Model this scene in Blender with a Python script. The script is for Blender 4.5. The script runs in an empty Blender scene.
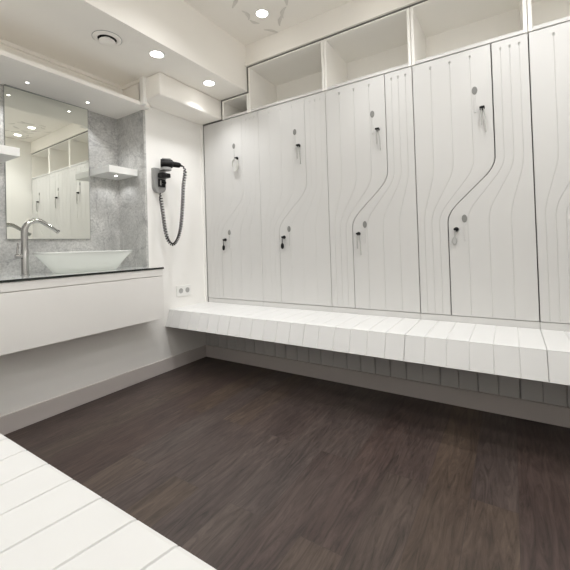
import bpy, bmesh, math, random
from mathutils import Vector, Matrix
random.seed(7)
SC = bpy.context.scene
COL = SC.collection
PI = math.pi

# ------------------------------------------------------------------ materials
def mat(name, color, rough=0.5, metal=0.0, spec=0.5, coat=0.0, emit=0.0, trans=0.0, alpha=1.0):
    m = bpy.data.materials.new(name); m.use_nodes = True
    b = m.node_tree.nodes['Principled BSDF']
    b.inputs['Base Color'].default_value = (*color, 1)
    b.inputs['Roughness'].default_value = rough
    b.inputs['Metallic'].default_value = metal
    b.inputs['Specular IOR Level'].default_value = spec
    b.inputs['Coat Weight'].default_value = coat
    b.inputs['Transmission Weight'].default_value = trans
    b.inputs['Alpha'].default_value = alpha
    if emit:
        b.inputs['Emission Color'].default_value = (1.0, 0.97, 0.92, 1)
        b.inputs['Emission Strength'].default_value = emit
    return m

def subtle(m, c, amount=0.02, scale=6.0, bump=0.0, bscale=220.0):
    """faint paint variation so that a flat colour is not perfectly even"""
    nt = m.node_tree; b = nt.nodes['Principled BSDF']
    tc = nt.nodes.new('ShaderNodeTexCoord'); nz = nt.nodes.new('ShaderNodeTexNoise')
    nz.inputs['Scale'].default_value = scale; nz.inputs['Detail'].default_value = 3
    nt.links.new(tc.outputs['Object'], nz.inputs['Vector'])
    rp = nt.nodes.new('ShaderNodeValToRGB')
    rp.color_ramp.elements[0].position = 0.3; rp.color_ramp.elements[1].position = 0.7
    rp.color_ramp.elements[0].color = (*[x * (1 - amount) for x in c], 1)
    rp.color_ramp.elements[1].color = (*[min(1, x * (1 + amount)) for x in c], 1)
    nt.links.new(nz.outputs['Fac'], rp.inputs['Fac'])
    nt.links.new(rp.outputs['Color'], b.inputs['Base Color'])
    if bump:
        n2 = nt.nodes.new('ShaderNodeTexNoise'); n2.inputs['Scale'].default_value = bscale
        nt.links.new(tc.outputs['Object'], n2.inputs['Vector'])
        bp = nt.nodes.new('ShaderNodeBump'); bp.inputs['Strength'].default_value = bump; bp.inputs['Distance'].default_value = 0.002
        nt.links.new(n2.outputs['Fac'], bp.inputs['Height']); nt.links.new(bp.outputs['Normal'], b.inputs['Normal'])
    return m

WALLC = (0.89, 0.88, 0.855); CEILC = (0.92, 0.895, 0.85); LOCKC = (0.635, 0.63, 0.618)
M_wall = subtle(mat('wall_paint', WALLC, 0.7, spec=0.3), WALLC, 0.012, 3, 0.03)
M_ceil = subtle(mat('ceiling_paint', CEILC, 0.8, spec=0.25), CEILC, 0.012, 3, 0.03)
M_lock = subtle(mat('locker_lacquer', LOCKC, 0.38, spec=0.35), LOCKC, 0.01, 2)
CUBC = (0.92, 0.905, 0.87)
M_cub = subtle(mat('cubby_board', CUBC, 0.5, spec=0.3), CUBC, 0.01, 2)
BENC = (0.76, 0.76, 0.752)
M_bench = subtle(mat('bench_lacquer', BENC, 0.35, spec=0.35), BENC, 0.008, 2)
VANC = (0.84, 0.825, 0.80)
M_van = subtle(mat('vanity_lacquer', VANC, 0.4, spec=0.35), VANC, 0.008, 2)
BASC = (0.61, 0.565, 0.545)
M_base = subtle(mat('baseboard_paint', BASC, 0.5, spec=0.3), BASC, 0.015, 4)
M_dark = mat('shadow_gap_lining', (0.16, 0.155, 0.145), 0.8)  # dark tone puts the shade of the door gaps into the colour
M_black = mat('black_plastic', (0.007, 0.007, 0.007), 0.45, spec=0.25)
M_blackm = mat('black_rubber', (0.007, 0.007, 0.007), 0.6, spec=0.2)
M_grey = mat('grey_plastic', (0.42, 0.42, 0.41), 0.45)
M_lgrey = mat('light_grey_plastic', (0.33, 0.33, 0.325), 0.4)
M_plate = mat('grey_number_disc', (0.23, 0.23, 0.22), 0.4)
M_strap = mat('grey_strap', (0.46, 0.46, 0.44), 0.5)
M_clear = mat('pale_translucent_strap', (0.62, 0.62, 0.59), 0.35)
M_white = mat('white_plastic', (0.85, 0.85, 0.83), 0.35)
M_chrome = mat('chrome', (0.50, 0.495, 0.485), 0.07, metal=1.0)
M_ceram = mat('white_ceramic', (0.84, 0.855, 0.83), 0.08, spec=0.6, coat=0.6)
def frosted():
    m = mat('frosted_white_glass', (0.88, 0.89, 0.87), 0.10, spec=0.6, coat=0.5)
    nt = m.node_tree; b = nt.nodes['Principled BSDF']; out = nt.nodes['Material Output']
    tr = nt.nodes.new('ShaderNodeBsdfTranslucent'); tr.inputs['Color'].default_value = (0.90, 0.915, 0.885, 1)
    mx = nt.nodes.new('ShaderNodeMixShader'); mx.inputs[0].default_value = 0.5
    nt.links.new(b.outputs[0], mx.inputs[1]); nt.links.new(tr.outputs[0], mx.inputs[2]); nt.links.new(mx.outputs[0], out.inputs['Surface'])
    return m
M_frost = frosted()
M_lamp = mat('lamp_glow', (1, 1, 1), 0.5, emit=14.0)
M_mirror = mat('silvered_glass', (0.87, 0.885, 0.83), 0.0, metal=1.0)
M_medge = mat('mirror_edge', (0.26, 0.265, 0.25), 0.3)
M_glass = mat('grey_lacquered_glass', (0.56, 0.57, 0.56), 0.06, spec=0.6)
M_gedge = mat('black_glass_edge', (0.012, 0.016, 0.014), 0.15)
M_strokes = mat('grey_stucco_relief', (0.72, 0.70, 0.66), 0.8)

def marble():
    m = mat('grey_marble', (0.42, 0.42, 0.41), 0.28, spec=0.45)
    nt = m.node_tree; b = nt.nodes['Principled BSDF']; N = nt.nodes.new; L = nt.links.new
    tc = N('ShaderNodeTexCoord')
    mp = N('ShaderNodeMapping'); mp.inputs['Rotation'].default_value = (0.6, 0.3, 0.2)
    L(tc.outputs['Object'], mp.inputs['Vector'])
    big = N('ShaderNodeTexNoise'); big.inputs['Scale'].default_value = 3.2; big.inputs['Detail'].default_value = 8
    big.inputs['Roughness'].default_value = 0.68; big.inputs['Distortion'].default_value = 1.6
    L(mp.outputs['Vector'], big.inputs['Vector'])
    r1 = N('ShaderNodeValToRGB')
    e = r1.color_ramp.elements
    e[0].position = 0.30; e[0].color = (0.40, 0.40, 0.392, 1)
    e[1].position = 0.66; e[1].color = (0.64, 0.635, 0.615, 1)
    L(big.outputs['Fac'], r1.inputs['Fac'])
    fine = N('ShaderNodeTexNoise'); fine.inputs['Scale'].default_value = 75; fine.inputs['Detail'].default_value = 7
    fine.inputs['Roughness'].default_value = 0.75; fine.inputs['Distortion'].default_value = 0.15
    L(mp.outputs['Vector'], fine.inputs['Vector'])
    r2 = N('ShaderNodeValToRGB'); e = r2.color_ramp.elements
    e[0].position = 0.34; e[0].color = (0.72, 0.72, 0.72, 1); e[1].position = 0.60; e[1].color = (1.08, 1.08, 1.08, 1)
    L(fine.outputs['Fac'], r2.inputs['Fac'])
    mx = N('ShaderNodeMix'); mx.data_type = 'RGBA'; mx.blend_type = 'MULTIPLY'; mx.inputs[0].default_value = 1.0
    L(r1.outputs['Color'], mx.inputs[6]); L(r2.outputs['Color'], mx.inputs[7])
    # dark veins
    ns = N('ShaderNodeTexNoise'); ns.inputs['Scale'].default_value = 2.1; ns.inputs['Detail'].default_value = 6
    ns.inputs['Distortion'].default_value = 2.4
    L(mp.outputs['Vector'], ns.inputs['Vector'])
    s = N('ShaderNodeMath'); s.operation = 'SUBTRACT'; s.inputs[1].default_value = 0.5; L(ns.outputs['Fac'], s.inputs[0])
    a = N('ShaderNodeMath'); a.operation = 'ABSOLUTE'; L(s.outputs[0], a.inputs[0])
    r3 = N('ShaderNodeValToRGB'); e = r3.color_ramp.elements
    e[0].position = 0.0; e[0].color = (0.74, 0.74, 0.75, 1); e[1].position = 0.02; e[1].color = (1, 1, 1, 1)
    L(a.outputs[0], r3.inputs['Fac'])
    m2 = N('ShaderNodeMix'); m2.data_type = 'RGBA'; m2.blend_type = 'MULTIPLY'; m2.inputs[0].default_value = 1.0
    L(mx.outputs[2], m2.inputs[6]); L(r3.outputs['Color'], m2.inputs[7])
    L(m2.outputs[2], b.inputs['Base Color'])
    return m
M_marble = marble()

def planks():
    m = mat('dark_oak_planks', (0.08, 0.06, 0.05), 0.42, spec=0.35)
    nt = m.node_tree; b = nt.nodes['Principled BSDF']; N = nt.nodes.new; L = nt.links.new
    tc = N('ShaderNodeTexCoord')
    mp = N('ShaderNodeMapping'); mp.inputs['Rotation'].default_value = (0, 0, PI / 2)
    L(tc.outputs['Object'], mp.inputs['Vector'])
    br = N('ShaderNodeTexBrick'); br.offset = 0.37; br.offset_frequency = 2; br.squash = 1.0
    br.inputs['Scale'].default_value = 1.0; br.inputs['Brick Width'].default_value = 1.25
    br.inputs['Row Height'].default_value = 0.152; br.inputs['Mortar Size'].default_value = 0.0012
    br.inputs['Mortar Smooth'].default_value = 0.4
    br.inputs['Color1'].default_value = (0, 0, 0, 1); br.inputs['Color2'].default_value = (1, 1, 1, 1)
    br.inputs['Mortar'].default_value = (0.5, 0.5, 0.5, 1); br.inputs['Bias'].default_value = 0.0
    L(mp.outputs['Vector'], br.inputs['Vector'])
    tone = N('ShaderNodeValToRGB'); e = tone.color_ramp.elements
    e[0].position = 0.0; e[0].color = (0.069, 0.049, 0.044, 1)
    e[1].position = 1.0; e[1].color = (0.091, 0.066, 0.050, 1)
    k = tone.color_ramp.elements.new(0.5); k.color = (0.078, 0.062, 0.057, 1)
    L(br.outputs['Color'], tone.inputs['Fac'])
    # per plank offset of the grain
    off = N('ShaderNodeVectorMath'); off.operation = 'MULTIPLY_ADD'
    off.inputs[1].default_value = (7.3, 3.1, 5.7); L(br.outputs['Color'], off.inputs[0]); L(tc.outputs['Object'], off.inputs[2])
    g = N('ShaderNodeMapping'); g.inputs['Scale'].default_value = (30, 3.6, 1); L(off.outputs[0], g.inputs['Vector'])
    n1 = N('ShaderNodeTexNoise'); n1.inputs['Scale'].default_value = 1.0; n1.inputs['Detail'].default_value = 12
    n1.inputs['Roughness'].default_value = 0.68; n1.inputs['Distortion'].default_value = 2.2
    L(g.outputs['Vector'], n1.inputs['Vector'])
    r = N('ShaderNodeValToRGB'); e = r.color_ramp.elements
    e[0].position = 0.30; e[0].color = (0.42, 0.41, 0.41, 1); e[1].position = 0.66; e[1].color = (1.32, 1.28, 1.25, 1)
    L(n1.outputs['Fac'], r.inputs['Fac'])
    mx = N('ShaderNodeMix'); mx.data_type = 'RGBA'; mx.blend_type = 'MULTIPLY'; mx.inputs[0].default_value = 1.0
    L(tone.outputs['Color'], mx.inputs[6]); L(r.outputs['Color'], mx.inputs[7])
    # cloudy patches and long darker streaks
    g2 = N('ShaderNodeMapping'); g2.inputs['Scale'].default_value = (8, 2.2, 1); L(off.outputs[0], g2.inputs['Vector'])
    n2 = N('ShaderNodeTexNoise'); n2.inputs['Scale'].default_value = 1.0; n2.inputs['Detail'].default_value = 3
    L(g2.outputs['Vector'], n2.inputs['Vector'])
    r2 = N('ShaderNodeValToRGB'); e = r2.color_ramp.elements
    e[0].position = 0.3; e[0].color = (0.74, 0.72, 0.73, 1); e[1].position = 0.7; e[1].color = (1.14, 1.14, 1.12, 1)
    L(n2.outputs['Fac'], r2.inputs['Fac'])
    m2 = N('ShaderNodeMix'); m2.data_type = 'RGBA'; m2.blend_type = 'MULTIPLY'; m2.inputs[0].default_value = 1.0
    L(mx.outputs[2], m2.inputs[6]); L(r2.outputs['Color'], m2.inputs[7])
    # seams
    m3 = N('ShaderNodeMix'); m3.data_type = 'RGBA'; m3.blend_type = 'MIX'
    sf = N('ShaderNodeMath'); sf.operation = 'MULTIPLY'; sf.inputs[1].default_value = 0.5; L(br.outputs['Fac'], sf.inputs[0])
    L(sf.outputs[0], m3.inputs[0]); L(m2.outputs[2], m3.inputs[6]); m3.inputs[7].default_value = (0.035, 0.027, 0.023, 1)
    L(m3.outputs[2], b.inputs['Base Color'])
    bp = N('ShaderNodeBump'); bp.inputs['Strength'].default_value = 0.25; bp.inputs['Distance'].default_value = 0.002
    L(n1.outputs['Fac'], bp.inputs['Height']); L(bp.outputs['Normal'], b.inputs['Normal'])
    return m
M_floor = planks()

# ------------------------------------------------------------------ object helpers
def link(name, bm, m, parent=None, loc=(0, 0, 0), smooth=False):
    me = bpy.data.meshes.new(name)
    bmesh.ops.recalc_face_normals(bm, faces=bm.faces)
    if smooth:
        for f in bm.faces: f.smooth = True
    bm.to_mesh(me); bm.free()
    for mm in (m if isinstance(m, (list, tuple)) else [m]): me.materials.append(mm)
    o = bpy.data.objects.new(name, me); COL.objects.link(o); o.location = loc
    if parent: o.parent = parent
    return o

def autosmooth(o, deg=35):
    """smooth shading with edges sharper than deg kept crisp"""
    me = o.data; bm = bmesh.new(); bm.from_mesh(me)
    for f in bm.faces: f.smooth = True
    for e in bm.edges:
        e.smooth = not (len(e.link_faces) == 2 and e.calc_face_angle(0) > math.radians(deg))
    bm.to_mesh(me); bm.free(); return o

def bx(bm, x0, x1, y0, y1, z0, z1, bev=0.0, mi=0):
    vs = [bm.verts.new((x, y, z)) for x in (x0, x1) for y in (y0, y1) for z in (z0, z1)]
    fs = []
    for q in ((0, 1, 3, 2), (4, 6, 7, 5), (0, 4, 5, 1), (2, 3, 7, 6), (0, 2, 6, 4), (1, 5, 7, 3)):
        f = bm.faces.new([vs[i] for i in q]); f.material_index = mi; fs.append(f)
    if bev:
        bmesh.ops.recalc_face_normals(bm, faces=fs)
        es = list({e for f in fs for e in f.edges})
        bmesh.ops.bevel(bm, geom=es, offset=bev, segments=2, profile=0.5, affect='EDGES')
    return bm
def box(x0, x1, y0, y1, z0, z1, bev=0.0):
    return bx(bmesh.new(), x0, x1, y0, y1, z0, z1, bev)

def lathe(bm, prof, axis='z', c=(0, 0, 0), n=28, close=True, sy=1.0):
    """revolve a list of (radius, height); sy squashes one side of the circle"""
    rings = []
    for r, h in prof:
        ring = []
        for i in range(n):
            a = 2 * PI * i / n; u, v = r * math.cos(a), r * math.sin(a) * sy
            p = {'z': (u, v, h), 'y': (u, h, v), 'x': (h, u, v)}[axis]
            ring.append(bm.verts.new((c[0] + p[0], c[1] + p[1], c[2] + p[2])))
        rings.append(ring)
    for a, b in zip(rings, rings[1:]):
        for i in range(n): bm.faces.new((a[i], a[(i + 1) % n], b[(i + 1) % n], b[i]))
    if close:
        bm.faces.new(rings[0][::-1]); bm.faces.new(rings[-1])
    return bm

def tube(bm, pts, rad, n=10, flat=1.0):
    pts = [Vector(p) for p in pts]
    if not isinstance(rad, (list, tuple)): rad = [rad] * len(pts)
    rings = []; up = None
    for i, p in enumerate(pts):
        t = (pts[min(i + 1, len(pts) - 1)] - pts[max(i - 1, 0)]).normalized()
        if up is None:
            up = Vector((1, 0, 0)) if abs(t.x) < 0.8 else Vector((0, 0, 1))
        u = (up - t * up.dot(t)).normalized(); w = t.cross(u); up = u
        rings.append([bm.verts.new(p + (u * math.cos(2 * PI * k / n) * flat + w * math.sin(2 * PI * k / n)) * rad[i]) for k in range(n)])
    for a, b in zip(rings, rings[1:]):
        for k in range(n): bm.faces.new((a[k], a[(k + 1) % n], b[(k + 1) % n], b[k]))
    bm.faces.new(rings[0][::-1]); bm.faces.new(rings[-1])
    return bm

def sheet(rows, backs):
    """closed slab: rows of front points, and for every row its two back corner points"""
    bm = bmesh.new()
    F = [[bm.verts.new(p) for p in r] for r in rows]
    B = [[bm.verts.new(p) for p in r] for r in backs]
    for i in range(len(F) - 1):
        a, b = F[i], F[i + 1]
        for j in range(len(a) - 1): bm.faces.new((a[j], a[j + 1], b[j + 1], b[j]))
        bm.faces.new((B[i][0], B[i + 1][0], B[i + 1][1], B[i][1]))
        bm.faces.new((a[0], b[0], B[i + 1][0], B[i][0]))
        bm.faces.new((a[-1], B[i][1], B[i + 1][1], b[-1]))
    bm.faces.new(F[0][::-1] + [B[0][0], B[0][1]])
    bm.faces.new(F[-1] + [B[-1][1], B[-1][0]])
    return bm

def columns(lo, hi, grooves, w=0.0026, edge=0.0022):
    """(position, depth factor) list across a slatted board; position and grooves are plain numbers"""
    c = [(lo, 0.45), (lo + edge, 0)]
    for g in grooves: c += [(g - w, 0), (g, 1), (g + w, 0)]
    return c + [(hi - edge, 0), (hi, 0.45)]

def thing(name, label, cat, loc=(0, 0, 0), group=None):
    o = bpy.data.objects.new(name, None); COL.objects.link(o); o.location = loc
    o.empty_display_size = 0.05
    return tag(o, label, cat, group)
def tag(o, label, cat, group=None):
    o['label'] = label; o['category'] = cat
    if group: o['group'] = group
    return o
def struct(name, bm, m, smooth=False):
    o = link(name, bm, m); o['kind'] = 'structure'; return o
def copy_tree(o, parent=None):
    c = o.copy(); COL.objects.link(c)
    if parent: c.parent = parent
    for ch in list(o.children): copy_tree(ch, c)
    return c

# ------------------------------------------------------------------ room shell
XR = 2.998; YB = -2.34; YF = 0.50; ZC = 2.575; ZS = 2.20; XS = 0.535
struct('floor', box(-0.36, XR, YB, YF, -0.05, 0.0), M_floor)
struct('ceiling', box(XS, XR, YB, YF, ZC, ZC + 0.05), M_ceil)
struct('ceiling_soffit', box(-0.36, XS, YB, YF, ZS, ZC + 0.05), M_ceil)
struct('wall_right', box(XR, XR + 0.05, YB, YF, -0.05, ZC + 0.05), M_wall)
struct('wall_rear', box(-0.36, XR + 0.05, YB - 0.05, YB, -0.05, ZC + 0.05), M_wall)
struct('wall_front', box(-0.36, XR + 0.05, YF, YF + 0.05, -0.05, ZC + 0.05), M_wall)
bm = bmesh.new()
bx(bm, -0.36, 0.0, -0.562, YF, 0, ZS)                    # wall with the hair dryer
bx(bm, -0.36, 0.0, YB, -1.588, 0, ZS)                    # beyond the wash niche
bx(bm, -0.36, 0.0, -1.588, -0.562, 0, 0.80)              # under the counter
struct('wall_left', bm, M_wall)
struct('wall_niche', box(-0.40, -0.348, -1.588, -0.562, 0.80, ZS), M_wall)
bm = bmesh.new()
bx(bm, -0.348, -0.33, -1.57, -0.58, 0.80, 1.998)
bx(bm, -0.348, 0.0, -0.58, -0.562, 0.80, 1.998)
bx(bm, -0.348, 0.0, -1.588, -1.57, 0.80, 1.998)
struct('wall_marble', bm, M_marble)
# dropped ceiling above the vanity, set back fascia over it, duct box over the hair dryer
struct('ceiling_vanity', box(-0.348, 0.06, -1.588, -0.562, 2.0, 2.026), M_ceil)
struct('trim_1', box(-0.348, -0.18, -1.588, -0.62, 2.026, ZS), M_ceil)
bm = bmesh.new()
bx(bm, -0.18, -0.165, -1.588, -0.62, 2.178, ZS); bx(bm, -0.18, 0.06, -0.635, -0.62, 2.178, ZS)
struct('trim_2', bm, M_ceil)
bm = bmesh.new(); bx(bm, 0.0, 0.25, -0.62, YF, 2.038, ZS, 0.012)
struct('ceiling_duct', bm, M_ceil)
struct('trim_3', box(0.055, 0.098, -0.645, -0.615, 2.0, ZS), M_wall)
struct('trim_4', box(-0.348, 0.06, -0.62, -0.575, 2.026, ZS), M_ceil)
# fascia above the overhead cubbies
bm = bmesh.new()
bx(bm, XS, XR, 0.0, YF, 2.402, ZC); bx(bm, XS, XR, -0.012, 0.0, 2.402, 2.424)
struct('trim_5', bm, M_ceil)
# skirting
struct('baseboard_left', box(0.0, 0.012, YB, -0.012, 0, 0.10, 0.002), M_base)
struct('baseboard_front', box(0.0, XR, -0.012, 0.02, 0, 0.098, 0.002), M_base)
struct('baseboard_right', box(XR - 0.012, XR, YB, -0.012, 0, 0.10, 0.002), M_base)
# thin wall surface below the lockers, behind the bench panels
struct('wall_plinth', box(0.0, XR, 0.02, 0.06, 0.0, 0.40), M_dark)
# gap shade painted as thin dark strips beside and above the lockers
bm = bmesh.new()
bx(bm, 0.030, 0.032, 0.006, YF, 0.40, 2.037); bx(bm, 0.032, 0.25, 0.004, YF, 2.036, 2.038)
bx(bm, 0.25, 0.252, 0.004, YF, 2.038, 2.199); bx(bm, 0.25, XS, 0.004, YF, 2.198, 2.2)
bx(bm, XS, XS + 0.002, 0.004, YF, 2.2, 2.40); bx(bm, XS, XR, 0.004, YF, 2.400, 2.402)
M_gap = mat('grey_gap_lining', (0.30, 0.295, 0.28), 0.8)
struct('trim_6', bm, M_gap)
struct('trim_7', box(0.0, 0.030, 0.0, YF, 0.40, 2.038), M_wall)

# ------------------------------------------------------------------ lockers
UW = 0.588; X0 = 0.05; ZD0, ZD1 = 0.516, 2.022
Z_LO, Z_HI = 1.050, 1.405
def sstep(z):
    t = min(1, max(0, (z - Z_LO) / (Z_HI - Z_LO)))
    # straight slope with rounded ends
    r = 0.32
    k = 1 / (1 - r)
    if t < r: return k * t * t / (2 * r)
    if t > 1 - r: return 1 - k * (1 - t) ** 2 / (2 * r)
    return k * (t - r / 2)
UP = [0.105, 0.210, 0.314, 0.4185, 0.4615, 0.504, 0.5475]
LOW = [0.042, 0.084, 0.126, 0.170, 0.274, 0.378, 0.482]
def line_at(i, z): return LOW[i] + (UP[i] - LOW[i]) * sstep(z)
ZROWS = [ZD0, ZD0 + 0.002, 0.75] + [Z_LO - 0.02 + k * (Z_HI - Z_LO + 0.04) / 26 for k in range(27)] + [1.7, 1.968, 1.973, 1.984, 1.990, ZD1 - 0.002, ZD1]
T = 0.018; GAPS = (0.0007, 0.0011, 0.0020, 0.0027, 0.0027); GAP = 0.0020; GD = 0.0023; GW = 0.0022
def door_mesh(side, left_edge=0.0, GAP=0.002):
    rows, backs = [], []
    for z in ZROWS:
        seam = line_at(3, z)
        if side == 0: lo, hi, gs = left_edge + GAP, seam - GAP, [line_at(i, z) for i in (0, 1, 2)]
        else: lo, hi, gs = seam + GAP, UW - GAP, [line_at(i, z) for i in (4, 5, 6)]
        end = 1.970 < z < 1.987
        fade = 4.0 if end else (1.0 if z < 1.98 else 0.0)
        edge = 0.0015 if z in (ZD0, ZD1) else 0.0
        row = []
        for p, d in columns(lo, hi, gs, 0.0062 if end else GW, 0.0022 if GAP > 0.0015 else 0.0008):
            y = d * GD * fade * (1.0 if GAP > 0.0015 else 0.45) if d == 1 else d * (0.004 if GAP > 0.0015 else 0.0008)
            row.append((p, y + edge, z))
        rows.append(row); backs.append([(lo, T, z), (hi, T, z)])
    return sheet(rows, backs)

def oval(y0, y1, rx, rz, cx, cz, n=26):
    bm = bmesh.new()
    lathe(bm, [(rx * 0.97, y1), (rx, y1 * 0.6 + y0 * 0.4), (rx * 0.96, y0), (rx * 0.55, y0 - 0.0006)], 'y', (cx, 0, cz), n, True, rz / rx)
    return bm
def knob_mesh(cx, cz):
    bm = bmesh.new()
    lathe(bm, [(0.012, -0.001), (0.013, -0.006), (0.012, -0.010), (0.009, -0.012), (0.009, -0.020)], 'y', (cx, 0, cz), 20)
    bx(bm, cx - 0.013, cx + 0.013, -0.028, -0.016, cz - 0.005, cz + 0.007, 0.004)
    return bm
def strap_mesh(kind, cx, cz):
    bm = bmesh.new(); y = -0.026
    if kind == 'loop':          # wristband folded into an oval loop
        tube(bm, [(cx - 0.004 + 0.029 * math.sin(a), y - 0.004 * math.cos(a), cz - 0.058 - 0.05 * -math.cos(a)) for a in [2 * PI * k / 22 for k in range(23)]], 0.0075, 6, 0.4)
        bx(bm, cx - 0.014, cx + 0.010, -0.024, -0.014, cz - 0.104, cz - 0.058, 0.004)
    elif kind == 'strap':       # narrow doubled band hanging straight down
        tube(bm, [(cx - 0.004, y, cz - 0.008), (cx - 0.005, y, cz - 0.05), (cx - 0.004, y + 0.003, cz - 0.098)], 0.0055, 6, 0.5)
        tube(bm, [(cx + 0.006, y + 0.006, cz - 0.008), (cx + 0.014, y + 0.006, cz - 0.06), (cx + 0.016, y + 0.008, cz - 0.125), (cx + 0.014, y + 0.012, cz - 0.14)], 0.0055, 6, 0.5)
    else:                       # small fob
        tube(bm, [(cx - 0.004, y, cz - 0.006), (cx - 0.009, y + 0.008, cz - 0.050)], 0.003, 6)
        lathe(bm, [(0.010, -0.010), (0.0125, -0.013), (0.0125, -0.019), (0.010, -0.022)], 'y', (cx - 0.011, 0, cz - 0.066), 20, True, 1.75)
    return bm

PLATES = {0: (0.332, 1.785), 1: (0.257, 1.072)}
KNOBS = {0: (0.366, 1.677), 1: (0.214, 1.012)}
look = ['white twin-door locker touching the hair dryer wall, below the small low cubby', 'white twin-door locker with a black lower key fob, second from the hair dryer wall',
        'middle one of the five white twin-door lockers along the wall', 'white twin-door locker with a grey oval lower fob, fourth from the hair dryer wall',
        'white twin-door locker cut off by the right photo edge']
straps = [('loop', 'fob', M_clear, M_black), ('strap', 'fob', M_strap, M_black), ('strap', 'strap', M_strap, M_strap), ('strap', 'fob', M_strap, M_grey), ('strap', 'strap', M_strap, M_strap)]
door_data = {}
for u in range(5):
    ux = X0 + u * UW
    t = thing('locker_cabinet', look[u], 'locker', (ux, 0, 0.40), 'white curved-door lockers along the long wall')
    le = -0.006 if u == 0 else 0.0
    bm = bmesh.new()
    a, b = le + 0.001, UW - 0.001
    bx(bm, a, a + 0.017, 0.022, 0.49, 0.40, 2.024); bx(bm, b - 0.017, b, 0.022, 0.49, 0.40, 2.024)
    bx(bm, a + 0.017, b - 0.017, 0.470, 0.49, 0.40, 2.024)
    bx(bm, a + 0.017, b - 0.017, 0.022, 0.47, 2.006, 2.024); bx(bm, a + 0.017, b - 0.017, 0.022, 0.47, 0.40, 0.514)
    bm2 = bm
    c = link('carcass', bm2, M_dark, t, (0, 0, -0.40))
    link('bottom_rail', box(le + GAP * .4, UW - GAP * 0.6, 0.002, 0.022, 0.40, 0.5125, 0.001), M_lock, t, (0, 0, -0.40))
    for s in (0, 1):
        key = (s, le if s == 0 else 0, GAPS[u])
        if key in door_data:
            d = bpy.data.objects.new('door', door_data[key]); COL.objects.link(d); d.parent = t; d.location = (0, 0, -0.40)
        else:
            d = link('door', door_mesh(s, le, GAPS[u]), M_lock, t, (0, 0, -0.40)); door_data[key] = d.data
        px, pz = PLATES[s]; kx, kz = KNOBS[s]
        link('number_plate', oval(-0.003, 0.0, 0.0140, 0.0225, px, pz), M_plate, d)['label'] = 'grey oval number plate'
        link('pull_handle', box(px - 0.0045, px + 0.0045, -0.007, 0.0, pz - 0.125, pz - 0.032, 0.002), M_lock, d)  # narrow raised bar below the number plate
        link('lock_knob', knob_mesh(kx, kz), M_black, d)['label'] = 'black lock knob'
        link('key_fob' if straps[u][s] == 'fob' else 'wrist_strap', strap_mesh(straps[u][s], kx, kz), straps[u][2 + s], d)

# ------------------------------------------------------------------ overhead open cubbies
def cubby(x0, x1, z0, z1, label):
    t = thing('overhead_cubby', label, 'open shelf', ((x0 + x1) / 2, 0, z0), 'open cubbies above the lockers')
    w = (x1 - x0) / 2; h = z1 - z0; p = 0.018
    link('side_panel', box(-w, -w + p, 0, 0.40, 0, h, 0.0015), M_cub, t)
    link('side_panel', box(w - p, w, 0, 0.40, 0, h, 0.0015), M_cub, t)
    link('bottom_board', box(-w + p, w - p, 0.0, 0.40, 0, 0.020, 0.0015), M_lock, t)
    link('top_board', box(-w + p, w - p, 0.0, 0.40, h - 0.010, h, 0.001), M_cub, t)
    link('back_panel', box(-w + p, w - p, 0.385, 0.40, 0.020, h - 0.010), M_cub, t)
cubby(0.266, 0.549, 2.028, 2.185, 'small low open cubby beside the stepped soffit corner')
cubby(0.552, 1.2235, 2.028, 2.388, 'wide open cubby directly right of the small low cubby')
cubby(1.2265, 1.8125, 2.028, 2.388, 'tall open cubby above the middle locker')
cubby(1.8155, 2.4005, 2.028, 2.388, 'tall open cubby above the locker fourth from the hair dryer wall')
cubby(2.4035, 2.988, 2.028, 2.388, 'tall open cubby at the upper right edge of the photo')

# ------------------------------------------------------------------ benches
def slatted(profile, cols, skew=None, gd=0.0042):
    """slatted board following a (y, z) profile; grooves sink along the local normal"""
    pr = [Vector((0, p[0], p[1])) for p in profile]
    rows, backs = [], []
    for i, p in enumerate(pr):
        a = pr[max(i - 1, 0)]; b = pr[min(i + 1, len(pr) - 1)]
        tdir = (b - a).normalized(); nrm = Vector((0, tdir.z, -tdir.y))
        if nrm.z < 0 and abs(nrm.y) < 0.9: nrm = -nrm
        if abs(nrm.z) < 0.5 and nrm.y > 0: nrm = -nrm
        row = []
        for x, d in cols:
            dep = gd if d == 1 else d * 0.004
            q = p - nrm * dep
            row.append((x + (skew(x, p.y) if skew else 0), q.y, q.z))
        rows.append(row); q = p - nrm * 0.028
        backs.append([(row[0][0], q.y, q.z), (row[-1][0], q.y, q.z)])
    return sheet(rows, backs)
seat_prof = [(-0.001, 0.4775), (-0.30, 0.4755), (-0.378, 0.4750), (-0.386, 0.4722)]
apron_prof = [(-0.3875, 0.4700), (-0.392, 0.4560), (-0.430, 0.350)]
bplace = ['in the corner by the hair dryer wall', 'second from the hair dryer wall', 'in the middle, below the middle locker', 'below the fourth locker, left of the dark bench joint', 'at the right edge, right of the dark bench joint']
for u in range(5):
    ux = X0 + u * UW; le = -0.049 if u == 0 else 0.001
    t = thing('wall_bench', 'white slatted bench section ' + bplace[u], 'bench', (ux, 0, 0.10), 'white slatted bench sections under the lockers')
    gs = [0.098 * k for k in range(1, 6)]
    if u == 0: gs = [0.0] + gs
    he = UW - 0.001
    link('seat', slatted(seat_prof, columns(le, he, gs, 0.0026)), M_bench, t, (0, 0, -0.10))
    link('apron', slatted(apron_prof, columns(le, he, gs, 0.0026)), M_bench, t, (0, 0, -0.10))
    link('underside_board', box(le, he, -0.39, -0.001, 0.352, 0.366), M_bench, t, (0, 0, -0.10))
    pan = []
    link('back_panel', slatted([(0.0, 0.100), (0.0, 0.20), (0.0, 0.345)], columns(le, he, gs, 0.0042), None, 0.013), M_lock, t, (0, -0.001, -0.10))

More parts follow.
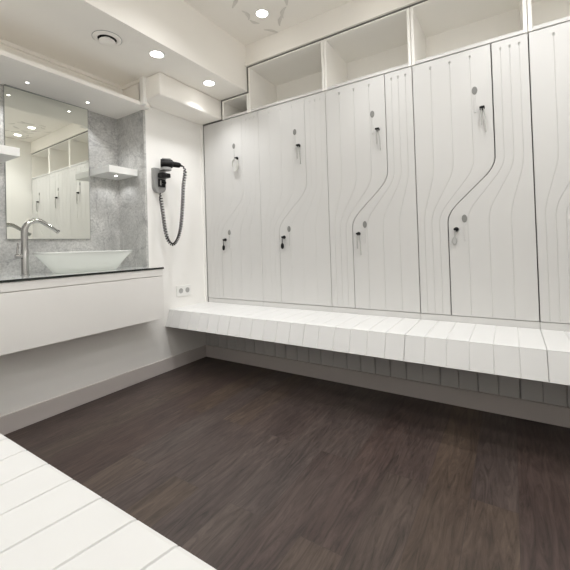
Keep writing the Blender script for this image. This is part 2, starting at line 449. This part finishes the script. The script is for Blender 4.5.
# opposite bench in the foreground
E0 = -1.856
fx = [0.18 + 0.109 * k for k in range(-1, 26)]
def fan(x, y):
    s = max(-0.02, min(0.30, (x - 1.28) * 0.36)); return s * (y - E0)
fprof = [(-2.33, 0.4705), (-2.1, 0.4705), (-1.866, 0.4705), (-1.858, 0.468)]
t = thing('bench', 'white slatted bench in the near left corner of the photo', 'bench', (1.5, -2.0, 0.0))
cols = columns(0.03, XR - 0.02, [x for x in fx if 0.06 < x < XR - 0.05], 0.0028)
def shift(bm): bmesh.ops.translate(bm, verts=bm.verts, vec=(-1.5, 2.0, 0)); return bm
link('seat', shift(slatted(fprof, cols, fan, 0.0075)), M_bench, t)
link('apron', shift(sheet([[(0.03, E0 - 0.001, 0.466), (XR - 0.02, E0 - 0.001, 0.466)], [(0.03, E0 + 0.0, 0.452), (XR - 0.02, E0 + 0.0, 0.452)], [(0.03, E0 - 0.02, 0.35), (XR - 0.02, E0 - 0.02, 0.35)]],
     [[(0.03, E0 - 0.02, 0.440), (XR - 0.02, E0 - 0.02, 0.440)], [(0.03, E0 - 0.03, 0.43), (XR - 0.02, E0 - 0.03, 0.43)], [(0.03, E0 - 0.04, 0.35), (XR - 0.02, E0 - 0.04, 0.35)]])), M_bench, t)
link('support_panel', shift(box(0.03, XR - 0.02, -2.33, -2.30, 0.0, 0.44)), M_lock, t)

# ------------------------------------------------------------------ vanity
t = thing('vanity_cabinet', 'long white wall-hung vanity cabinet under the glass counter', 'cabinet', (0.0, -1.075, 0.458))
def vb(*a): 
    x0, x1, y0, y1, z0, z1 = a[:6]
    return box(x0, x1, y0 + 1.075, y1 + 1.075, z0 - 0.458, z1 - 0.458, a[6] if len(a) > 6 else 0)
link('body', vb(0.0, 0.165, -1.568, -0.582, 0.460, 0.808), M_van, t)
link('front_panel', vb(0.165, 0.185, -1.57, -0.580, 0.458, 0.7575, 0.0015), M_van, t)
link('top_fascia', vb(0.165, 0.185, -1.57, -0.580, 0.7625, 0.809, 0.0015), M_van, t)
link('end_panel', vb(0.001, 0.165, -0.582, -0.5805, 0.459, 0.808), M_van, t)
t = thing('countertop', 'thin dark-edged glass counter under the white basin', 'countertop', (0, -1.075, 0.81))
link('glass_top', box(-0.329, 0.186, -0.494, 0.4945, 0.0, 0.0118), M_glass, t)
link('front_edge', box(0.186, 0.190, -0.494, 0.4965, 0.0, 0.0120), M_gedge, t)['label'] = 'black front edge of the glass'
link('end_edge', box(0.0, 0.186, 0.4945, 0.4965, 0.0, 0.0120), M_gedge, t)

# mirror, very slightly turned towards the room's far corner
MT = math.radians(1.15)
bm = bmesh.new()
hw, hh = 0.2545, 0.4775
vs = {}
for s in (0, 1):
    for y in (-hw, hw):
        for z in (-hh, hh):
            x = 0.008 + y * math.tan(MT) if s else -0.0
            vs[(s, y > 0, z > 0)] = bm.verts.new((x, y, z))
g = lambda s, y, z: vs[(s, bool(y), bool(z))]
f = bm.faces.new((g(1, 0, 0), g(1, 1, 0), g(1, 1, 1), g(1, 0, 1))); f.material_index = 0
for q in ([(0, 0, 0), (0, 0, 1), (0, 1, 1), (0, 1, 0)], [(0, 0, 0), (0, 1, 0), (1, 1, 0), (1, 0, 0)], [(0, 0, 1), (1, 0, 1), (1, 1, 1), (0, 1, 1)],
          [(0, 0, 0), (1, 0, 0), (1, 0, 1), (0, 0, 1)], [(0, 1, 0), (0, 1, 1), (1, 1, 1), (1, 1, 0)]):
    f = bm.faces.new([g(*k) for k in q]); f.material_index = 1
o = link('mirror', bm, [M_mirror, M_medge], None, (-0.329, -1.0755, 1.520))
tag(o, 'frameless rectangular wall mirror on grey marble above the basin', 'mirror')
bm = bmesh.new()
bx(bm, 0, 0.006, -0.2565, -0.2547, -0.478, 0.478); bx(bm, 0, 0.014, 0.2547, 0.2565, -0.478, 0.478)
bx(bm, 0, 0.012, -0.2547, 0.2547, -0.4795, -0.4777); bx(bm, 0, 0.014, -0.2547, 0.2547, 0.4777, 0.4795)
e = link('edge_strip', bm, M_medge, o); e['label'] = 'dark mirror edge'

# floating shelves
def shelf(y0, y1, label, d=0.25):
    cy = (y0 + y1) / 2; w = (y1 - y0) / 2
    t = thing('floating_shelf', label, 'shelf', (-0.33, cy, 1.508), 'floating shelves beside the mirror')
    link('shelf_board', box(0.0, d, -w, w, 0.0, 0.050, 0.002), M_white, t)
    bm = bmesh.new(); lathe(bm, [(0.009, -0.002), (0.009, 0.001)], 'z', (0.15, 0, 0), 18)
    link('lamp', bm, M_lamp, t)
    return t
S1 = shelf(-0.808, -0.581, 'white floating shelf right of the mirror in the marble corner')
S2 = shelf(-1.568, -1.345, 'white floating shelf left of the mirror, cut by the photo edge')

# basin : tapered rounded-rectangle vessel
def superell(a, b, n, k, e=2.7):
    th = 2 * PI * k / n; c, s = math.cos(th), math.sin(th)
    return (a * math.copysign(abs(c) ** (2 / e), c), b * math.copysign(abs(s) ** (2 / e), s))
def basin_mesh():
    bm = bmesh.new(); n = 64; rings = []
    prof = [(0.206, 0.085, 0.0), (0.218, 0.094, 0.004), (0.252, 0.122, 0.045), (0.288, 0.150, 0.085), (0.322, 0.180, 0.118),
            (0.316, 0.174, 0.118), (0.285, 0.146, 0.094), (0.24, 0.11, 0.048), (0.18, 0.07, 0.022), (0.03, 0.02, 0.018)]
    for a, b, z in prof:
        r = []
        for k in range(n):
            y, x = superell(a * 0.89, b, n, k); r.append(bm.verts.new((x, y, z)))
        rings.append(r)
    for a, b in zip(rings, rings[1:]):
        for i in range(n): bm.faces.new((a[i], a[(i + 1) % n], b[(i + 1) % n], b[i]))
    bm.faces.new(rings[0][::-1]); bm.faces.new(rings[-1])
    return bm
t = thing('vessel_basin', 'white ceramic vessel basin with sloping sides on the glass counter', 'basin', (-0.06, -0.990, 0.8222))
autosmooth(link('bowl', basin_mesh(), M_frost, t), 40)
def rim_mesh():
    bm = bmesh.new(); rings = []
    for a, b, z in [(0.3165, 0.1745, 0.1182), (0.3225, 0.1805, 0.1182), (0.3275, 0.1855, 0.1250), (0.3270, 0.1850, 0.1290), (0.3200, 0.1780, 0.1300), (0.3160, 0.1740, 0.1270)]:
        rings.append([bm.verts.new((superell(a * 0.89, b, 64, k)[1], superell(a * 0.89, b, 64, k)[0], z)) for k in range(64)])
    for a, b in zip(rings, rings[1:] + rings[:1]):
        for i in range(64): bm.faces.new((a[i], a[(i + 1) % 64], b[(i + 1) % 64], b[i]))
    return bm
autosmooth(link('rim', rim_mesh(), M_ceram, t), 40)
bm = bmesh.new(); lathe(bm, [(0.02, 0.018), (0.022, 0.020), (0.018, 0.022)], 'z', (0, 0, 0.0), 20)
link('drain', bm, M_chrome, t)

# tall faucet
t = thing('faucet', 'tall chrome arched faucet standing on the counter left of the basin', 'faucet', (-0.115, -1.318, 0.8222))
bm = bmesh.new()
lathe(bm, [(0.022, 0.0), (0.022, 0.004), (0.0190, 0.006), (0.0190, 0.150), (0.0180, 0.152), (0.0180, 0.16)], 'z', (0, 0, 0), 28)
autosmooth(link('column', bm, M_chrome, t), 40)
pts, rr = [], []
for k in range(5): pts.append((0, 0, 0.155 + 0.020 * k * 1.2)); rr.append(0.018)
R0 = 0.066; zc = pts[-1][2] + 0.004
for k in range(1, 13):
    a = PI * (1 - k / 12 * 0.66)
    pts.append((0, R0 + R0 * math.cos(a), zc + R0 * math.sin(a) * 1.02)); rr.append(0.018 - 0.0055 * k / 12)
ty, tz = pts[-1][1], pts[-1][2]
for k in range(1, 6): pts.append((0, ty + 0.016 * k, tz - 0.0105 * k)); rr.append(0.0125 - 0.0005 * k)
bm = bmesh.new(); tube(bm, pts, rr, 20); autosmooth(link('spout', bm, M_chrome, t), 50)
bm = bmesh.new(); d = Vector((0, .022, -.0145)).normalized(); p = Vector(pts[-1])
tube(bm, [p, p + d * 0.012], 0.0125, 18); link('aerator', bm, M_chrome, t)
bm = bmesh.new(); tube(bm, [(0, -0.015, 0.112), (0, -0.047, 0.112)], 0.0135, 18)
tube(bm, [(0, -0.040, 0.115), (0.0, -0.036, 0.15), (0, -0.032, 0.188)], 0.005, 10)
autosmooth(link('lever_handle', bm, M_chrome, t), 50)

# ------------------------------------------------------------------ hair dryer on the wall
t = thing('hair_dryer_holder', 'light grey wall holder with rounded bottom under the hair dryer', 'wall holder', (0, -0.470, 1.378))
def dplate(y0, y1, z0, z1, x0, x1, r):
    """upright plate, square top, rounded bottom"""
    bm = bmesh.new(); out = [(y0, z1), (y1, z1)]
    for k in range(9): a = -PI / 2 * k / 8; out.append((y1 - r + r * math.cos(a), z0 + r + r * math.sin(a)))
    for k in range(9): a = -PI / 2 - PI / 2 * k / 8; out.append((y0 + r + r * math.cos(a), z0 + r + r * math.sin(a)))
    A = [bm.verts.new((x0, y, z)) for y, z in out]; B = [bm.verts.new((x1, y, z)) for y, z in out]
    n = len(out)
    for i in range(n): bm.faces.new((A[i], A[(i + 1) % n], B[(i + 1) % n], B[i]))
    bm.faces.new(A); bm.faces.new(B[::-1]); return bm
link('wall_plate', dplate(-0.050, 0.056, 0.004, 0.192, 0.0, 0.034, 0.050), M_lgrey, t)
bm = bmesh.new()
tube(bm, [(0.045 + 0.0, -0.004, 0.176), (0.075, -0.004, 0.180), (0.10, -0.004, 0.180)], 0.010, 10)
prof = [(0.036, -0.012), (0.040, -0.010), (0.040, 0.008), (0.036, 0.010), (0.033, 0.008), (0.033, -0.008)]
lathe(bm, prof, 'z', (0.092, 0.012, 0.182), 28)
autosmooth(link('cradle_ring', bm, M_lgrey, t), 40)
link('switch_block', box(0.042, 0.098, -0.028, 0.052, 0.118, 0.152, 0.006), M_black, t)
bm = bmesh.new(); bx(bm, 0.042, 0.052, -0.024, 0.036, 0.048, 0.108, 0.003)
sp = link('shaver_socket', bm, M_black, t)
bm = bmesh.new(); bx(bm, 0.0515, 0.056, -0.012, -0.004, 0.060, 0.098); bx(bm, 0.0515, 0.054, 0.010, 0.026, 0.072, 0.078)
link('socket_slots', bm, M_grey, sp)
link('cord_plug', box(0.046, 0.066, 0.012, 0.034, 0.072, 0.092, 0.003), M_black, t)

t = thing('hair_dryer', 'black hair dryer lying in its wall holder with coiled cord', 'hair dryer', (0.080, -0.438, 1.606))
t.rotation_euler = (0, 0, math.radians(-35))
bm = bmesh.new()
lathe(bm, [(0.028, -0.046), (0.033, -0.045), (0.034, -0.038), (0.031, -0.036), (0.031, -0.031), (0.034, -0.029), (0.034, 0.032), (0.029, 0.042), (0.024, 0.044)], 'y', (0, 0, 0.0), 28)
autosmooth(link('barrel', bm, M_black, t), 35)
bm = bmesh.new()
tube(bm, [(0, 0.038, 0.000), (0, 0.055, -0.003), (0, 0.085, -0.006), (0, 0.097, -0.008), (0, 0.103, -0.010)], [0.023, 0.0215, 0.0205, 0.018, 0.011], 18)
tube(bm, [(0, 0.100, -0.009), (0, 0.116, -0.012)], 0.0075, 12)
autosmooth(link('handle', bm, M_blackm, t), 40)
link('intake_band', box(-0.016, 0.016, -0.036, 0.028, 0.030, 0.040, 0.003), M_lgrey, t)['label'] = 'pale grey band on top'
# coiled cord
ctrl = [(0.143, -0.350, 1.598), (0.150, -0.332, 1.581), (0.145, -0.319, 1.536), (0.135, -0.328, 1.449), (0.125, -0.334, 1.292), (0.115, -0.346, 1.135), (0.105, -0.370, 1.033), (0.100, -0.416, 0.983),
        (0.090, -0.454, 1.019), (0.080, -0.471, 1.110), (0.070, -0.478, 1.224), (0.055, -0.481, 1.325), (0.040, -0.476, 1.380)]
def catmull(ps, m):
    ps = [Vector(p) for p in ps]; ps = [2 * ps[0] - ps[1]] + ps + [2 * ps[-1] - ps[-2]]; out = []
    for i in range(1, len(ps) - 2):
        for k in range(m):
            q = k / m; a, b, c, d = ps[i - 1:i + 3]
            out.append(0.5 * (2 * b + (c - a) * q + (2 * a - 5 * b + 4 * c - d) * q * q + (3 * b - a - 3 * c + d) * q ** 3))
    out.append(ps[-2]); return out
path = catmull(ctrl, 24)
L = [0.0]
for a, b in zip(path, path[1:]): L.append(L[-1] + (b - a).length)
tot = L[-1]; coil = []; ph = 0.0; ns = 1000; j = 0
pitch = 0.0215
for i in range(ns + 1):
    s = tot * i / ns
    while j < len(L) - 2 and L[j + 1] < s: j += 1
    q = (s - L[j]) / max(1e-9, L[j + 1] - L[j]); p = path[j].lerp(path[j + 1], q)
    tg = (path[j + 1] - path[j]).normalized(); u = Vector((1, 0, 0)); u = (u - tg * u.dot(tg)).normalized(); w = tg.cross(u)
    amp = 0.0118 * min(1, s / 0.06, (tot - s) / 0.05)
    q_ = min(1, max(0, 1 - abs(s / tot - 0.57) / 0.14)); ph += 2 * PI * (tot / ns) / (pitch * (1 - 0.42 * q_)); amp *= 1 - 0.3 * q_; a = ph
    coil.append(p + (u * math.cos(a) + w * math.sin(a)) * max(0.0, amp))
bm = bmesh.new(); tube(bm, [c - Vector((0.080, -0.438, 1.606)) for c in coil], 0.0044, 6)
cc = link('coiled_cord', bm, M_blackm, t, smooth=True); cc.matrix_parent_inverse = Matrix.Rotation(math.radians(35), 4, 'Z')

# ------------------------------------------------------------------ wall socket
t = thing('wall_socket', 'white double wall socket above the bench in the corner', 'socket', (0.0, -0.238, 0.606))
link('cover_plate', box(0.0, 0.010, -0.074, 0.074, -0.043, 0.043, 0.003), M_white, t)
for k in (-1, 1):
    bm = bmesh.new(); lathe(bm, [(0.021, 0.009), (0.021, 0.0115), (0.017, 0.0115), (0.016, 0.0105)], 'x', (0, k * 0.034, 0), 22)
    s_ = link('outlet', bm, M_grey, t); s_['label'] = 'grey socket outlet'

# ------------------------------------------------------------------ ceiling fittings and their light
WARM = (1.0, 1.0, 1.0)
def spot(name, loc, power, angle, blend, parent, r=0.04, tilt=None):
    l = bpy.data.lights.new(name, 'SPOT'); l.energy = power; l.color = WARM; l.spot_size = math.radians(angle); l.spot_blend = blend
    l.shadow_soft_size = r
    o = bpy.data.objects.new(name, l); COL.objects.link(o); o.parent = parent; o.location = loc
    return o
def downlight(x, y, z, label, power, r=0.040, group='recessed ceiling downlights', angle=150, blend=0.6):
    t = thing('ceiling_downlight', label, 'downlight', (x, y, z), group)
    bm = bmesh.new()
    lathe(bm, [(r, 0.0), (r * 1.22, -0.0005), (r * 1.22, -0.003), (r * 1.12, -0.005), (r, -0.004)], 'z', (0, 0, 0), 32, False)
    link('trim_ring', bm, M_white, t)
    bm = bmesh.new(); lathe(bm, [(r * 0.99, -0.0008), (r * 0.99, -0.0025)], 'z', (0, 0, 0), 32)
    link('lamp_lens', bm, M_lamp, t)
    spot('lamp_light', (0, 0, -0.012), power, angle, blend, t, r * 0.45)
    return t
P = 11.0
downlight(0.420, -0.773, ZS, 'round downlight in the lowered soffit beside the air valve', P * 1.4, angle=116, blend=1.0)
downlight(0.400, -0.288, ZS, 'round downlight in the lowered soffit nearest the lockers', P * 1.4, angle=116, blend=1.0)
downlight(0.420, -1.60, ZS, 'round downlight in the lowered soffit above the near end of the vanity', P * 1.4, angle=116, blend=1.0)
UPL = [(0.879, -0.244), (1.62, -0.244), (2.28, -0.244), (2.74, -0.244)]
for i, (x, y) in enumerate(UPL):
    downlight(x, y, ZC, ['round downlight in the high ceiling amid stucco relief, above the wide cubby', 'high ceiling downlight above the middle locker', 'high ceiling downlight above the fourth locker, seen in the mirror',
                         'high ceiling downlight beside the right wall, seen in the mirror'][i], P * (1.15, 1.2, 1.2, 1.2)[i], angle=66, blend=0.8)
ROWS = ((1.05, -0.90, 0.8, 140), (1.75, -0.90, 1.45, 165), (2.62, -0.90, 2.1, 165), (1.05, -1.85, 0.8, 116), (1.80, -1.85, 1.3, 116), (2.60, -1.85, 1.9, 140))  # unseen lamps, placed and powered to brighten the room
for x, y, k, an in ROWS:
    downlight(x, y, ZC, 'high ceiling downlight of the rows over the middle of the room', P * k, angle=an, blend=0.6 if an < 160 else 0.45)
SP1 = downlight(-0.180, -1.262, 2.0, 'tiny spotlight over the left half of the mirror', P * 0.5, 0.0085, 'tiny spots above the vanity', 110)
SP2 = downlight(-0.185, -0.892, 2.0, 'tiny spotlight over the right end of the mirror', P * 0.5, 0.0085, 'tiny spots above the vanity', 110)
for s in (S1, S2): spot('shelf_light', (0.13, 0.0, -0.012), P * 0.09, 140, 0.5, s, 0.012)

# raised grey strokes on the high ceiling around the lamps
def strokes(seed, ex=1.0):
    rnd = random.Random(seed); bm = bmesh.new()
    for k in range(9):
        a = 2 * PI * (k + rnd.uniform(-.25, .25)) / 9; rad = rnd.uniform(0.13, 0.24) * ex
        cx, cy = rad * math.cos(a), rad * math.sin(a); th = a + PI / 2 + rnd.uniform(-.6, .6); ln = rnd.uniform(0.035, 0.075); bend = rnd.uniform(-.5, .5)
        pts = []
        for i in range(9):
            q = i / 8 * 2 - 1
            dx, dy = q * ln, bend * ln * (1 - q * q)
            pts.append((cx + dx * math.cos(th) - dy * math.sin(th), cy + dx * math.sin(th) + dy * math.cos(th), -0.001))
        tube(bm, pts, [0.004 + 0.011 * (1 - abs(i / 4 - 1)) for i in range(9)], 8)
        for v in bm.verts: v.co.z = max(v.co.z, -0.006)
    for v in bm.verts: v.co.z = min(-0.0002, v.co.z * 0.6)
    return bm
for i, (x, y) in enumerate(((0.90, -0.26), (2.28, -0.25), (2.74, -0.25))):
    o = link('stucco_relief', strokes(11 + i), M_strokes, None, (x, y, ZC)); o['kind'] = 'structure'

# round air valve
t = thing('ceiling_air_valve', 'round white air valve with dark slot in the lowered soffit', 'air vent', (0.328, -1.050, ZS))
bm = bmesh.new(); lathe(bm, [(0.077, 0.0), (0.077, -0.004), (0.073, -0.008), (0.056, -0.011), (0.052, -0.009), (0.052, -0.002)], 'z', (0, 0, 0), 40, False)
autosmooth(link('flange', bm, M_ceil, t), 40)
bm = bmesh.new(); lathe(bm, [(0.053, -0.0005), (0.053, -0.0015)], 'z', (0, 0, 0), 36)
link('throat', bm, M_black, t)['label'] = 'dark throat behind the disc'  # flat black disc stands in for the shaded opening
bm = bmesh.new(); lathe(bm, [(0.077, -0.0002), (0.0805, -0.0002), (0.0805, -0.0022), (0.077, -0.0022)], 'z', (0, 0, 0), 40, False)
link('seal_ring', bm, M_grey, t)  # grey ring draws the shadow line around the flange in colour
bm = bmesh.new(); lathe(bm, [(0.022, -0.002), (0.022, -0.014), (0.043, -0.017), (0.045, -0.020), (0.042, -0.024), (0.025, -0.027)], 'z', (0, 0, 0), 36)
autosmooth(link('valve_disc', bm, M_ceil, t), 40)

# ------------------------------------------------------------------ world, camera, view
w = bpy.data.worlds.new('World'); SC.world = w; w.use_nodes = True
w.node_tree.nodes['Background'].inputs['Color'].default_value = (0.5, 0.5, 0.5, 1)
w.node_tree.nodes['Background'].inputs['Strength'].default_value = 0.0

R = ((0.84322216, 0.53668723, -0.03071174), (-0.0341232, -0.00357791, -0.99941123), (-0.53648113, 0.84377368, 0.01529651))
cd = bpy.data.cameras.new('camera'); cam = bpy.data.objects.new('camera', cd); COL.objects.link(cam)
right = Vector(R[0]); up = -Vector(R[1]); back = -Vector(R[2])
mw = Matrix((right, up, back)).transposed().to_4x4(); mw.translation = Vector((2.28568796, -2.24816585, 0.95))
cam.matrix_world = mw
cd.sensor_width = 36.0; cd.lens = 353.7424910863833 * 36 / 570; cd.shift_x = 0.0; cd.shift_y = (240 - 285) / 570; cd.clip_start = 0.02
SC.camera = cam
SC.view_settings.view_transform = 'Standard'; SC.view_settings.look = 'None'; SC.view_settings.gamma = 1; SC.view_settings.use_curve_mapping = False
SC.view_settings.exposure = 0.05
SC.cycles.max_bounces = 14; SC.cycles.diffuse_bounces = 10; SC.cycles.glossy_bounces = 6
SC.cycles.caustics_reflective = False; SC.cycles.caustics_refractive = False
SC.cycles.sample_clamp_indirect = 6.0
SC.cycles.use_denoising = True
